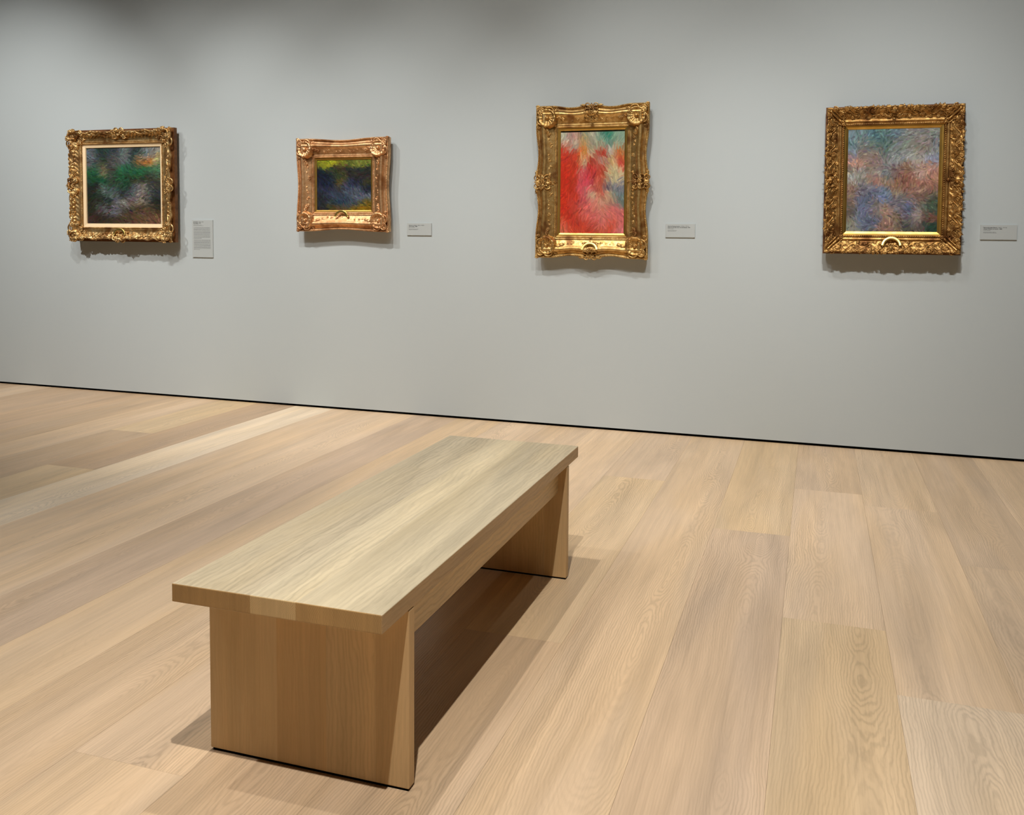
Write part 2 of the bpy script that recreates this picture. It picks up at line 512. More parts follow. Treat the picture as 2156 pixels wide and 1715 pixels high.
def dish(mb, p, R, d0, tilt=(0, 0), nr=28, nt=70, flutes=0):
    """shell / patera: ringed dish with a raised scalloped rim and a boss"""
    rr = np.linspace(0, 1.16, nr)
    hh = np.interp(rr, [0, .10, .18, .26, .36, .6, .8, .88, .96, 1.04, 1.16], [.58, .54, .40, .02, .06, .16, .40, .50, .44, .10, -.45]) * R * .62
    hh = hh + .026 * R * np.sin(rr * 38) * (rr > .30) * (rr < .9)
    V, F = [], []
    th = np.arange(nt) * 2 * PI / nt
    for i in range(nr):
        sc = 1 + (.022 * np.cos(th * 14) * (rr[i] > .7))
        x = p[0] + R * rr[i] * np.cos(th) * sc
        z = p[1] + R * rr[i] * np.sin(th) * sc
        fl_ = flutes * R * .03 * np.cos(th * 14) * (rr[i] > .4) * (rr[i] < .93)
        d = d0 + hh[i] + fl_ + tilt[0] * (x - p[0]) + tilt[1] * (z - p[1])
        V.append(xyz(x, z, d))
    V = np.concatenate(V)
    F = [(i * nt + j, i * nt + (j + 1) % nt, (i + 1) * nt + (j + 1) % nt, (i + 1) * nt + j) for i in range(nr - 1) for j in range(nt)]
    mb.add(V, F)

class Frame:
    """mitred moulding: profile(v) swept round the rectangle, outline(side, s) moves the outer edge"""
    def __init__(s, hi, ho, prof, outline, back, ampl=None):
        s.hi, s.ho, s.back = hi, ho, back
        s.pv, s.pd = np.array(prof).T
        s.outline = outline
        s.ampl = ampl
    def vof(s, x, z):
        # approximate across-coordinate (0 inner .. 1 outer)
        vx = (np.abs(x) - s.hi[0]) / (s.ho[0] - s.hi[0])
        vz = (np.abs(z) - s.hi[1]) / (s.ho[1] - s.hi[1])
        return np.clip(np.maximum(vx, vz), 0, 1.05)
    def base(s, x, z):
        return np.interp(s.vof(np.asarray(x, float), np.asarray(z, float)), s.pv, s.pd)
    def build(s, mb, ns=150, nv=46):
        vv = np.concatenate([np.linspace(0, 1, nv)])
        for side in range(4):
            t = np.linspace(-1, 1, ns)
            ih, il = (s.hi[1], s.hi[0]) if side % 2 == 0 else (s.hi[0], s.hi[1])
            oh, ol = (s.ho[1], s.ho[0]) if side % 2 == 0 else (s.ho[0], s.ho[1])
            rows = []
            off = s.outline(side % 2, t)
            for v in vv:
                along = t * (il + (ol - il) * v)
                # keep corners square: the other side's outline moves them too
                oc = s.outline((side + 1) % 2, np.sign(t))
                along = along + np.sign(t) * oc * v * np.abs(t) ** 6
                across = ih + (oh - ih) * v + off * v ** 1.6
                d = np.interp(v, s.pv, s.pd) * np.ones(ns)
                if s.ampl is not None:
                    d = d + s.ampl(side, t, along, v)
                rows.append((along, across, d))
            # outer side going back to the wall side of the frame
            al, ac, d = rows[-1]
            for q in (.66, .33, 0.0):
                rows.append((al * (1 - .012 * (1 - q)), ac * (1 - .012 * (1 - q)), s.back + (d - s.back) * q))
            al, ac, d = rows[0]
            rows.insert(0, (al, ac, np.full(ns, s.back)))
            V = []
            for al, ac, d in rows:
                if side == 0: x, z = -al, ac
                elif side == 1: x, z = -ac, -al
                elif side == 2: x, z = al, -ac
                else: x, z = ac, al
                V.append(xyz(x, z, d))
            V = np.concatenate(V)
            nr = len(rows)
            F = [(i * ns + j, (i + 1) * ns + j, (i + 1) * ns + j + 1, i * ns + j + 1) for i in range(nr - 1) for j in range(ns - 1)]
            mb.add(V, F)
    def edge(s, v, n_):
        """points (x,z,angle) running round the frame at across-coordinate v"""
        out = []
        for side in range(4):
            il, ol = (s.hi[0], s.ho[0]) if side % 2 == 0 else (s.hi[1], s.ho[1])
            ih, oh = (s.hi[1], s.ho[1]) if side % 2 == 0 else (s.hi[0], s.ho[0])
            hl = il + (ol - il) * v
            m_ = max(4, int(round(n_ * hl)))
            t = (np.arange(m_) + .5) / m_ * 2 - 1
            oc = s.outline((side + 1) % 2, np.sign(t))
            al = t * hl + np.sign(t) * oc * v * np.abs(t) ** 6
            ac = ih + (oh - ih) * v + s.outline(side % 2, t) * v ** 1.6
            for a, c in zip(al, ac):
                if side == 0: out.append((-a, c, 0.0))
                elif side == 1: out.append((-c, -a, PI / 2))
                elif side == 2: out.append((a, -c, 0.0))
                else: out.append((c, a, PI / 2))
        return out

# ------------------------------------------------------------------ canvases: loose strokes of the painting's colours
def stroke_canvas(name, w_, h_, grid, seed, n_st=2600, jit=10, horiz=None, ln=(.010, .026), res=.0021, parent=None, bow=None):
    rs = np.random.RandomState(seed)
    nx, nz = int(w_ / res), int(h_ / res)
    G = np.array(grid, float)                     # rows top -> bottom
    gr, gc = G.shape[:2]
    def smp(x, z):                                # x,z in 0..1, z down
        fx = np.clip(x * gc - .5, 0, gc - 1.001); fz = np.clip(z * gr - .5, 0, gr - 1.001)
        i, j = fz.astype(int), fx.astype(int)
        a, b = (fz - i)[..., None], (fx - j)[..., None]
        a = a * a * (3 - 2 * a); b = b * b * (3 - 2 * b)
        return (G[i, j] * (1 - a) * (1 - b) + G[i + 1, j] * a * (1 - b) + G[i, j + 1] * (1 - a) * b + G[i + 1, j + 1] * a * b)
    def field(sc):
        q = rs.rand(sc + 3, sc + 3)
        def fn(x, z):
            fx, fz = x * sc, z * sc
            i, j = np.clip(fz.astype(int), 0, sc), np.clip(fx.astype(int), 0, sc)
            a, b = fz - i, fx - j
            a = a * a * (3 - 2 * a); b = b * b * (3 - 2 * b)
            return q[i, j] * (1 - a) * (1 - b) + q[i + 1, j] * a * (1 - b) + q[i, j + 1] * (1 - a) * b + q[i + 1, j + 1] * a * b
        return fn
    wx, wz, fo = field(6), field(6), field(4)
    Z, X = np.meshgrid((np.arange(nz) + .5) / nz, (np.arange(nx) + .5) / nx, indexing='ij')
    xw = np.clip(X + (wx(X, Z) - .5) * .12, 0, 1); zw = np.clip(Z + (wz(X, Z) - .5) * .10, 0, 1)
    img = smp(xw, zw)
    for _ in range(n_st):
        cx, cz = rs.rand(), rs.rand()
        a1 = np.array([cx]); a2 = np.array([cz])
        c = smp(np.clip(a1 + (wx(a1, a2) - .5) * .12 + rs.randn() * .02, 0, 1), np.clip(a2 + (wz(a1, a2) - .5) * .10 + rs.randn() * .02, 0, 1))[0]
        c = c * (1 + rs.randn() * jit / 110) + rs.randn(3) * jit * .35
        th = (horiz if horiz is not None else 0) + (fo(a1, a2)[0] - .5) * PI * (.6 if horiz is not None else 2.2) + rs.randn() * .35
        Ls = rs.uniform(*ln); Ws = rs.uniform(.0020, .0056)
        px, pz = cx * w_, cz * h_
        x0, x1 = int(max(0, (px - Ls) / res)), int(min(nx, (px + Ls) / res + 1))
        z0, z1 = int(max(0, (pz - Ls) / res)), int(min(nz, (pz + Ls) / res + 1))
        if x1 <= x0 or z1 <= z0:
            continue
        dx = (np.arange(x0, x1) + .5)[None, :] * res - px
        dz = (np.arange(z0, z1) + .5)[:, None] * res - pz
        uu = (dx * math.cos(th) + dz * math.sin(th)) / Ls
        vv = (-dx * math.sin(th) + dz * math.cos(th)) / Ws
        m_ = np.clip(1.25 - (uu ** 4 + vv ** 2), 0, 1)[..., None] * .88
        img[z0:z1, x0:x1] = img[z0:z1, x0:x1] * (1 - m_) + c * m_
    img = np.clip(img, 4, 250) / 255
    lin = np.where(img <= .04045, img / 12.92, ((img + .055) / 1.055) ** 2.4)
    xs = (X - .5) * w_; zs = (.5 - Z) * h_
    lum = lin.mean(-1)
    V = np.stack([xs, -.0006 * np.clip(lum * 2, 0, 1), zs], -1).reshape(-1, 3)
    idx = np.arange(nx * nz).reshape(nz, nx)
    F = np.stack([idx[:-1, :-1], idx[1:, :-1], idx[1:, 1:], idx[:-1, 1:]], -1).reshape(-1, 4)
    me = bpy.data.meshes.new(name)
    me.vertices.add(len(V)); me.vertices.foreach_set('co', V.ravel())
    me.loops.add(F.size); me.loops.foreach_set('vertex_index', F.ravel())
    me.polygons.add(len(F)); me.polygons.foreach_set('loop_start', np.arange(0, F.size, 4))
    me.update(calc_edges=True)
    at = me.attributes.new('paint', 'FLOAT_COLOR', 'POINT')
    at.data.foreach_set('color', np.concatenate([lin.reshape(-1, 3), np.ones((len(V), 1))], 1).ravel())
    o = link('canvas', me, M_CANVAS, parent)
    return o

def slip(name, hi, ho, d_in, d_out, m_, parent, bevel=.006, depth=.01):
    """flat inner border: a bevel dropping to the canvas, then a flat band"""
    prof = [(hi, d_in - depth), (hi, d_in - depth + .0005), ((hi[0] + bevel, hi[1] + bevel), d_in), (ho, d_out), (ho, d_out - .01)]
    V, F = [], []
    for h_, d in prof:
        for sx, sz in ((-1, 1), (-1, -1), (1, -1), (1, 1)):
            V.append((sx * h_[0], -d, sz * h_[1]))
    for i in range(len(prof) - 1):
        for j in range(4):
            a, b = i * 4 + j, i * 4 + (j + 1) % 4
            F.append((a, a + 4, b + 4, b))
    mb = MB(); mb.add(V, F)
    return link(name, mb.mesh(name, False), m_, parent)

def arc_plate(parent, cx, cz, R0, R1, a0, a1, d, marks=False, tilt=.32):
    mb = MB(); n_ = 40
    th = np.linspace(a0, a1, n_)
    V = []
    for rr, dd in ((R0, d - .003), (R0, d), (R0 + .0015, d + .0012), (R1 - .0015, d + .0012), (R1, d), (R1, d - .003)):
        V.append(xyz(cx + rr * np.cos(th), cz + rr * np.sin(th), dd + tilt * (R0 - rr * np.sin(th))))
    V = np.concatenate(V)
    F = [(i * n_ + j, (i + 1) * n_ + j, (i + 1) * n_ + j + 1, i * n_ + j + 1) for i in range(5) for j in range(n_ - 1)]
    F += [tuple(i * n_ for i in range(6)), tuple(i * n_ + n_ - 1 for i in range(6))[::-1]]
    mb.add(V, F)
    for a in (a0 + .10 * (1 if a1 > a0 else -1), a1 - .10 * (1 if a1 > a0 else -1)):
        rm = (R0 + R1) / 2
        blob(mb, (cx + rm * math.cos(a), cz + rm * math.sin(a), d + .0014 + tilt * (R0 - rm * math.sin(a))), .0015, .0015, .0012)
    o = link('title_plate', mb.mesh('title_plate'), G_PLATE, parent)
    tag(o, 'polished brass crescent title plate')
    if marks:      # two rows of engraving too small to read
        mk = MB(); rs = random.Random(3)
        for rr, span in ((R0 + (R1 - R0) * .66, .74), (R0 + (R1 - R0) * .34, .62)):
            a = (a0 + a1) / 2 - (a1 - a0) / 2 * span
            while abs(a - (a0 + a1) / 2) <= abs(a1 - a0) / 2 * span + 1e-6:
                wdt = rs.uniform(.0012, .0026)
                blob(mk, (cx + rr * math.cos(a), cz + rr * math.sin(a), d + .0013 + tilt * (R0 - rr * math.sin(a))), .0011, wdt * .5, .0004, a, 6, 3)
                a += math.copysign(wdt / rr * 1.5, a1 - a0)
        link('engraving', mk.mesh('engraving'), M_INK, o)
    return o

def sym4(fn):
    for sx in (1, -1):
        for sz in (1, -1):
            fn(sx, sz)

def mirror_build(fn):
    """fn(mb) builds the upper right corner piece; returns meshes for all four corners"""
    mb = MB(); fn(mb)
    V = np.concatenate(mb.v)
    out = []
    for sx, sz in ((1, 1), (-1, 1), (-1, -1), (1, -1)):
        V2 = V * np.array([sx, 1, sz])
        F = mb.f if sx * sz > 0 else [q[::-1] for q in mb.f]
        me = bpy.data.meshes.new('corner')
        me.from_pydata(V2.tolist(), [], F)
        smooth(me)
        out.append(me)
    return out

def rope(mb, fr, v, pitch, r_, lift=0.0, slant=.7):
    for x, z, a in fr.edge(v, 2 / pitch / 1.0):
        d = float(np.interp(v, fr.pv, fr.pd)) + lift
        blob(mb, (x, z, d), r_ * .62, r_ * 1.25, r_ * .9, a + slant, 6, 4)

def beads(mb, fr, v, pitch, r_, lift=0.0, el=1.0):
    for x, z, a in fr.edge(v, 2 / pitch):
        d = float(np.interp(v, fr.pv, fr.pd)) + lift
        blob(mb, (x, z, d), r_ * (el if a == 0 else 1), r_ * (el if a else 1), r_ * .8, 0, 6, 4)

GAP = .030
def hang(cx, cz, label, cat='painting'):
    o = empty('framed_painting', (cx, -GAP, cz))
    tag(o, label, cat)
    return o
# every frame: local depth 0 is the frame's back, GAP in front of the wall
def hanger(parent, hw, hh):
    for sx in (-1, 1):
        for z0, z1, w_ in ((hh * .55, hh * .55 + .03, .02), (-hh * .6 - .02, -hh * .6, .012)):
            mb = MB(); mb.box(sx * hw * .5 - w_, sx * hw * .5 + w_, -.001, GAP, z0, z1)
            link('wall_bracket', mb.mesh('wall_bracket', False), M_BRACKET, parent)

# ================================================================== painting 1: pierced Rococo frame, cream liner
def painting_one():
    root = hang(-4.758, 1.500, 'pierced gilt frame with a cream liner round a dark green and brown picture')
    hi, ho = (.349, .296), (.445, .390)
    prof = [(0, .030), (.05, .036), (.10, .031), (.16, .036), (.22, .034), (.40, .036), (.62, .044), (.82, .058), (.93, .064), (1.0, .058)]
    def outline(sd, t):
        t = np.asarray(t, float)
        return -.010 + .006 * np.cos(t * PI * 4) + .003 * np.cos(t * PI * 11)
    rs = np.random.RandomState(4)
    ph = rs.rand(4, 4) * 6
    def ampl(side, t, al, v):
        env = np.clip((v - .25) / .2, 0, 1) * np.clip((1 - v) / .08, 0, 1)
        a = np.sin(al * 55 + ph[side, 0] + 2 * np.sin(al * 23 + ph[side, 1]) + 4 * np.sin(v * 5)) * .0005
        b = np.sin(al * 210 + v * 17 + ph[side, 2]) * .001
        return (a + b) * env
    fr = Frame(hi, ho, prof, outline, .022, ampl)
    mb = MB(); fr.build(mb, 180, 40)
    beads(mb, fr, .045, .0085, .0030, .001, 1.4)
    link('frame', mb.mesh('frame'), G_BRIGHT, root)
    # plain box side behind the carving
    bb = MB()
    bx, bz = .452, .398
    for x0, x1, z0, z1 in ((-bx, bx, bz - .04, bz), (-bx, bx, -bz, -bz + .04), (-bx, -bx + .04, -bz + .04, bz - .04), (bx - .04, bx, -bz + .04, bz - .04)):
        bb.box(x0, x1, -.026, 0, z0, z1)
    tag(link('frame_back', bb.mesh('frame_back', False), G_SIDE, root), 'plain brown side of the frame behind the carving')
    base = fr.base
    def corner(mb):
        X, Z = ho
        # rocaille corner: stacked C-scrolls, leaves and an openwork ear
        cscroll(mb, (X - .036, Z - .036), PI * .25, .028, 1, .0072, base, .004)
        for a in (-.02, .25, .52): leaf(mb, (X - .058, Z - .056), PI * a, .054, .020, base, .004, 5, .5)
        for (dx, dz, a) in ((.095, .022, PI), (.022, .095, -PI / 2), (.070, .016, .7), (.016, .070, .9)):
            leaf(mb, (X - dx, Z - dz), a, .038, .017, base, .004, 5, .6)
        leaf(mb, (X - .075, Z - .070), PI * 1.25, .030, .016, base, .002, 5, .9)
        leaf(mb, (X - .100, Z - .052), PI * 1.1, .032, .013, base, .002, 5, .6)
        leaf(mb, (X - .052, Z - .100), PI * 1.4, .032, .013, base, .002, 5, .6)
        spiral(mb, (X - .070, Z - .082), .019, 1.0, 1.3, 1, .0036, base, .004)
        spiral(mb, (X - .088, Z - .066), .016, 2.6, 1.3, -1, .0034, base, .004)
        flower(mb, (X - .052, Z - .052), .012, base, .010)
        # the ear, an open loop standing beyond the outline
        t = np.linspace(-.15, 1.15, 26) * PI
        x = X - .012 + .026 * np.sin(t); z = Z - .088 + .030 * np.cos(t)
        tube(mb, xyz(x, z, .052 + .006 * np.sin(t)), .0055 - .0012 * np.abs(np.cos(t)))
        t2 = np.linspace(-.1, 1.1, 20) * PI
        x = X - .098 + .022 * np.cos(t2); z = Z - .014 + .016 * np.sin(t2)
        tube(mb, xyz(x, z, .052 + .004 * np.sin(t2)), np.full(20, .0046))
        leaf(mb, (X - .016, Z - .004), PI * .1, .022, .014, lambda a, b: np.full(np.shape(a), .050), .002, 3, .8)
        leaf(mb, (X - .018, Z - .018), PI * .25, .026, .012, lambda a, b: np.full(np.shape(a), .054), .002, 5, .8)
    for me in mirror_build(corner):
        link('corner_ornament', me, G_BRIGHT, root)
    # centre cartouches
    for k, (px, pz, ang) in enumerate(((0, ho[1] - .03, PI / 2), (0, -ho[1] + .03, -PI / 2), (-ho[0] + .03, 0, PI), (ho[0] - .03, 0, 0))):
        cb = MB()
        ca, sa = math.cos(ang), math.sin(ang)
        def at(u_, v_): return (px + ca * u_ - sa * v_, pz + sa * u_ + ca * v_)
        for sgn in (1, -1):
            cscroll(cb, at(.006, sgn * .030), ang + sgn * PI * .5, .024, sgn, .005, base, .006)
            leaf(cb, at(-.010, sgn * .022), ang + sgn * 2.0, .040, .017, base, .004, 5, .6)
            leaf(cb, at(.002, sgn * .044), ang + sgn * PI * .5, .044, .016, base, .004, 5, .4)
            t = np.linspace(-.1, 1.1, 22) * PI
            a_, b_ = .018 + .024 * np.sin(t), sgn * (.024 + .020 * np.cos(t))
            x = px + ca * a_ - sa * b_; z = pz + sa * a_ + ca * b_
            tube(cb, xyz(x, z, .054 + 0 * t), np.full(22, .0048))
        flower(cb, at(0, 0), .015, base, .010, 7)
        leaf(cb, at(.012, 0), ang, .026, .012, base, .008, 5, 1.0)
        link('center_ornament', cb.mesh('center_ornament'), G_BRIGHT, root)
    # running leaves on the rails
    lv = MB(); rs2 = random.Random(11)
    for side in range(4):
        hl = (ho[0] if side % 2 == 0 else ho[1]) - .075
        hh = (ho[1] if side % 2 == 0 else ho[0]) - .020
        for sg in (1, -1):
            s_ = np.linspace(.055, hl, 70)
            q = (s_ - .055) / (hl - .055)
            off = .011 * np.sin(q * PI * 2.6 + .4) - .004
            P = np.array([((-a, c), (-c, -a), (a, -c), (c, a))[side] for a, c in zip(sg * s_, hh + off)])
            tube(lv, xyz(P[:, 0], P[:, 1], base(P[:, 0], P[:, 1]) + .006), .0066 - .0028 * np.abs(np.sin(q * PI * 2.6 + .4)))
    for x, z, a in fr.edge(.62, 2 / .026):
        if abs(x) > ho[0] - .11 and abs(z) > ho[1] - .11: continue
        if min(abs(x), abs(z)) < .05: continue
        q = rs2.random()
        horizontal = a == 0
        out = (PI / 2 if z > 0 else -PI / 2) if horizontal else (0 if x > 0 else PI)
        if q < .7: leaf(lv, (x, z), out + rs2.uniform(-1.2, 1.2), rs2.uniform(.022, .038), .014, base, .001, rs2.choice((3, 5)), .55)
        elif q < .9: spiral(lv, (x + rs2.uniform(-.01, .01) * horizontal, z), rs2.uniform(.009, .014), rs2.uniform(0, 6), 1.2, rs2.choice((1, -1)), .0028, base, .002)
        else: flower(lv, (x, z), .010, base, .003, 5)
    for x, z, a in fr.edge(.93, 2 / .030):
        if abs(x) > ho[0] - .10 and abs(z) > ho[1] - .10: continue
        horizontal = a == 0
        w1 = rs2.uniform(.012, .018)
        blob(lv, (x, z, .064), w1 if horizontal else .0052, .0052 if horizontal else w1, .006, rs2.uniform(-.25, .25), 8, 5)
        if rs2.random() < .35:
            blob(lv, (x * 1.01, z * 1.01, .062), .004, .004, .004)
    link('carved_leaves', lv.mesh('carved_leaves'), G_BRIGHT, root)
    slip('liner', (.326, .270), (.351, .298), .022, .028, M_LINEN, root, .002, .008)
    root.children[-1]['label'] = 'cream linen liner round the picture'
    g = [[(88, 98, 104), (40, 56, 54), (58, 64, 70), (104, 112, 112), (40, 54, 54), (122, 126, 130), (130, 130, 118)],
         [(84, 90, 92), (48, 58, 52), (72, 70, 68), (92, 100, 102), (60, 70, 64), (176, 116, 58), (168, 150, 104)],
         [(34, 80, 52), (108, 100, 72), (62, 66, 60), (40, 96, 62), (34, 88, 56), (44, 96, 60), (66, 104, 78)],
         [(28, 66, 46), (28, 76, 50), (46, 66, 52), (30, 70, 46), (48, 52, 36), (38, 52, 38), (60, 60, 50)],
         [(34, 36, 34), (84, 100, 94), (74, 84, 84), (40, 44, 44), (84, 92, 96), (120, 112, 104), (52, 58, 60)],
         [(34, 40, 30), (30, 42, 32), (96, 96, 104), (128, 126, 122), (108, 92, 86), (112, 106, 96), (32, 38, 30)],
         [(36, 38, 28), (74, 72, 72), (104, 104, 112), (64, 60, 48), (70, 58, 44), (74, 62, 44), (50, 46, 34)],
         [(58, 44, 38), (50, 44, 36), (62, 52, 40), (76, 62, 46), (92, 68, 52), (98, 72, 56), (108, 76, 58)]]
    c = stroke_canvas('canvas', .654, .542, g, 1, 3000, 20, 0.1, parent=root); c.location = (0, -.015, 0)
    arc_plate(root, 0, -.357, .041, .056, PI * .06, PI * .94, .060, False, .12)
    hanger(root, .44, .38)
painting_one()

# ================================================================== swept frames (second and third)
def swept(root, hi, ho, gmat, dips, three, plate, slipw):
    prof = [(0, .020), (.05, .026), (.09, .021), (.13, .026), (.18, .024), (.24, .027), (.46, .040), (.56, .050), (.62, .052),
            (.68, .049), (.76, .035), (.86, .028), (.90, .031), (.95, .036), (1.0, .029)]
    if three:
        def outline(sd, t):
            t = np.abs(np.asarray(t, float)); am = dips[sd]
            return -am * .5 * (1 - np.cos(np.clip(t / .72, 0, 1) * 2 * PI)) + .0
    else:
        def outline(sd, t):
            t = np.abs(np.asarray(t, float)); am = dips[sd]
            return -am * .5 * (1 + np.cos(np.clip(t / .78, 0, 1) * PI))
    fr = Frame(hi, ho, prof, outline, 0.0)
    mb = MB(); fr.build(mb, 170, 60)
    rope(mb, fr, .95, .0090, .0058, .001)
    beads(mb, fr, .10, .0075, .0031, .001)
    link('frame', mb.mesh('frame'), gmat, root)
    base = fr.base
    def corner(mb):
        X, Z = ho
        wv = (X - hi[0])
        k = wv / .145
        p = (X - .080 * k, Z - .080 * k)
        dish(mb, p, .060 * k, .042, (-.12, -.12), flutes=1)
        flat = lambda a, b: np.full(np.shape(a), .040)
        # C-scrolls hugging the outer side of the shell
        cscroll(mb, (X - .046 * k, Z - .092 * k), 0.15, .034 * k, 1, .0050 * k, flat, .004)
        cscroll(mb, (X - .092 * k, Z - .046 * k), PI * .5 - .15, .034 * k, -1, .0050 * k, flat, .004)
        cscroll(mb, (X - .040 * k, Z - .040 * k), PI * .25, .024 * k, 1, .0046 * k, flat, .004)
        spiral(mb, (X - .014 * k, Z - .014 * k), .014 * k, .6, 1.6, 1, .0046 * k, lambda a, b: np.full(np.shape(a), .030), .004)
        for (dx, dz, a) in ((.028, .052, PI * .5), (.052, .028, 0.0)):
            leaf(mb, (X - dx * k, Z - dz * k), a, .026 * k, .010 * k, flat, .002, 5, .7)
        for (dx, dz, a) in ((.150, .080, PI), (.080, .150, -PI / 2), (.172, .088, PI), (.088, .172, -PI / 2)):
            leaf(mb, (X - dx * k, Z - dz * k), a, .026 * k, .010 * k, base, .002, 5, .6)
            blob(mb, (X - dx * k, Z - dz * k, float(base(np.array([X - dx * k]), np.array([Z - dz * k]))[0]) + .005), .0062 * k, .0062 * k, .006 * k)
        leaf(mb, (X - .122 * k, Z - .122 * k), PI * 1.25, .016 * k, .010 * k, base, .010, 5, 1.0)
        for (dx, dz) in ((.140, .024), (.024, .140), (.118, .016), (.016, .118)):
            spiral(mb, (X - dx * k, Z - dz * k), .010 * k, 1, 1.2, 1 if dx > dz else -1, .003 * k, base, .003)
    for me in mirror_build(corner):
        link('corner_ornament', me, gmat, root)
    sides = [(0, ho[1], PI / 2), (0, -ho[1], -PI / 2), (-ho[0], 0, PI), (ho[0], 0, 0)]
    if three:
        for px, pz, ang in sides:
            cb = MB(); ca, sa = math.cos(ang), math.sin(ang)
            wv = (ho[0] - hi[0])
            def at(u_, v_): return (px + ca * u_ - sa * v_, pz + sa * u_ + ca * v_)
            for sg in (1, -1):
                cscroll(cb, at(-.040, sg * .022), ang + sg * PI * .55, .019, sg, .0042, base, .005)
                cscroll(cb, at(-.078, sg * .026), ang + PI + sg * -.9, .017, -sg, .0036, base, .005)
                cscroll(cb, at(-.010, sg * .024), ang + sg * .9, .017, -sg, .0042, base, .006)
                leaf(cb, at(-.055, sg * .010), ang + sg * 1.35, .034, .010, base, .006, 5, .5)
                leaf(cb, at(-.090, sg * .020), ang + sg * 1.6, .030, .008, base, .002, 3, .4)
                leaf(cb, at(-.004, sg * .040), ang + sg * PI * .5, .030, .008, base, .003, 3, .3)
            flower(cb, at(-.052, 0), .016, base, .008, 7)
            leaf(cb, at(-.030, 0), ang, .034, .011, base, .008, 5, .7)
            leaf(cb, at(-.070, 0), ang + PI, .034, .010, base, .004, 5, .7)
            flower(cb, at(-.122, 0), .010, base, .005, 6)
            link('center_ornament', cb.mesh('center_ornament'), gmat, root)
    # low tooling on the frieze
    lv = MB(); rs2 = random.Random(21)
    for x, z, a in fr.edge(.36, 2 / .022):
        if abs(x) > ho[0] - .15 and abs(z) > ho[1] - .15: continue
        if rs2.random() < .7:
            horizontal = a == 0
            leaf(lv, (x, z), rs2.uniform(0, 6.28), rs2.uniform(.012, .024), .0066, base, -.0006, 3, .6)
        elif rs2.random() < .4:
            spiral(lv, (x, z), .007, rs2.uniform(0, 6), 1.1, 1, .0016, base, .0)
    link('carved_leaves', lv.mesh('carved_leaves'), gmat, root)
    ic = (hi[0] - slipw, hi[1] - slipw)
    slip('slip', ic, (hi[0] + .002, hi[1] + .002), .016, .018, G_SLIP, root, min(.009, slipw * .5), min(.009, slipw * .5) * .58)
    root.children[-1]['label'] = 'smooth gold inner slip'
    arc_plate(root, *plate)
    hanger(root, ho[0], ho[1])

def painting_two():
    root = hang(-2.982, 1.492, 'smallest picture, coppery gilt swept frame with rounded concave sides and corner shells, dark blue canvas')
    swept(root, (.212, .176), (.341, .304), G_ROSE, (.014, .013), False, (0, -.217, .038, .053, PI * .06, PI * .94, .044, False, .05), .012)
    g = [[(128, 132, 34), (168, 168, 38), (120, 118, 34), (92, 100, 40), (120, 126, 52), (104, 110, 44)],
         [(24, 32, 40), (52, 56, 38), (60, 54, 40), (42, 46, 42), (36, 42, 40), (40, 44, 38)],
         [(18, 28, 44), (24, 34, 46), (58, 66, 34), (42, 42, 36), (46, 42, 38), (44, 44, 38)],
         [(22, 30, 48), (30, 36, 56), (80, 70, 36), (44, 50, 70), (34, 38, 50), (58, 58, 36)],
         [(38, 42, 60), (44, 50, 68), (60, 62, 62), (62, 68, 88), (70, 78, 94), (30, 36, 46)],
         [(34, 36, 46), (54, 62, 80), (48, 60, 76), (60, 72, 88), (82, 90, 106), (88, 94, 108)],
         [(34, 38, 46), (44, 52, 62), (36, 56, 70), (52, 66, 80), (66, 72, 76), (112, 92, 26)],
         [(36, 38, 40), (66, 64, 30), (96, 76, 50), (84, 70, 36), (120, 94, 22), (134, 100, 14)]]
    c = stroke_canvas('canvas', .402, .331, g, 2, 2000, 18, .5, (.007, .018), .0018, parent=root); c.location = (0, -.010, -.003)
painting_two()

def painting_three():
    root = hang(-1.303, 1.498, 'tall gilt frame with swept sides, corner shells and centre flowers, mostly red and pink canvas')
    swept(root, (.213, .322), (.348, .456), G_OLD, (.014, .016), True, (0, -.412, .038, .054, PI * .06, PI * .94, .052, False, .42), .016)
    g = [[(186, 184, 164), (194, 150, 138), (146, 152, 124), (178, 174, 152), (120, 156, 136), (60, 136, 116), (142, 170, 148)],
         [(190, 130, 110), (190, 170, 150), (188, 148, 96), (150, 148, 124), (168, 170, 146), (120, 152, 132), (158, 172, 150)],
         [(198, 54, 36), (196, 70, 46), (214, 132, 60), (196, 170, 140), (180, 60, 44), (196, 196, 180), (190, 112, 60)],
         [(200, 52, 30), (196, 60, 36), (204, 178, 140), (184, 52, 36), (188, 150, 130), (196, 160, 110), (200, 80, 60)],
         [(196, 46, 26), (190, 56, 34), (204, 86, 92), (198, 60, 60), (186, 70, 50), (204, 190, 146), (206, 190, 150)],
         [(192, 48, 26), (188, 58, 34), (204, 78, 86), (202, 76, 86), (180, 90, 70), (110, 98, 110), (124, 124, 134)],
         [(196, 50, 28), (186, 54, 34), (202, 88, 92), (206, 170, 140), (190, 90, 76), (196, 176, 140), (98, 116, 116)],
         [(198, 50, 28), (196, 66, 54), (206, 96, 92), (206, 120, 108), (196, 150, 124), (176, 130, 110), (110, 120, 116)],
         [(200, 52, 30), (190, 60, 44), (206, 96, 86), (206, 104, 96), (210, 120, 108), (206, 110, 106), (206, 112, 106)],
         [(200, 66, 44), (184, 60, 40), (194, 64, 46), (200, 88, 76), (204, 100, 90), (206, 112, 100), (210, 110, 106)],
         [(214, 110, 84), (196, 66, 42), (198, 74, 48), (188, 60, 40), (196, 90, 56), (196, 80, 60), (214, 120, 116)]]
    c = stroke_canvas('canvas', .398, .615, g, 3, 2600, 10, PI / 2, (.010, .03), .0021, parent=root); c.location = (0, -.010, -.010)
painting_three()

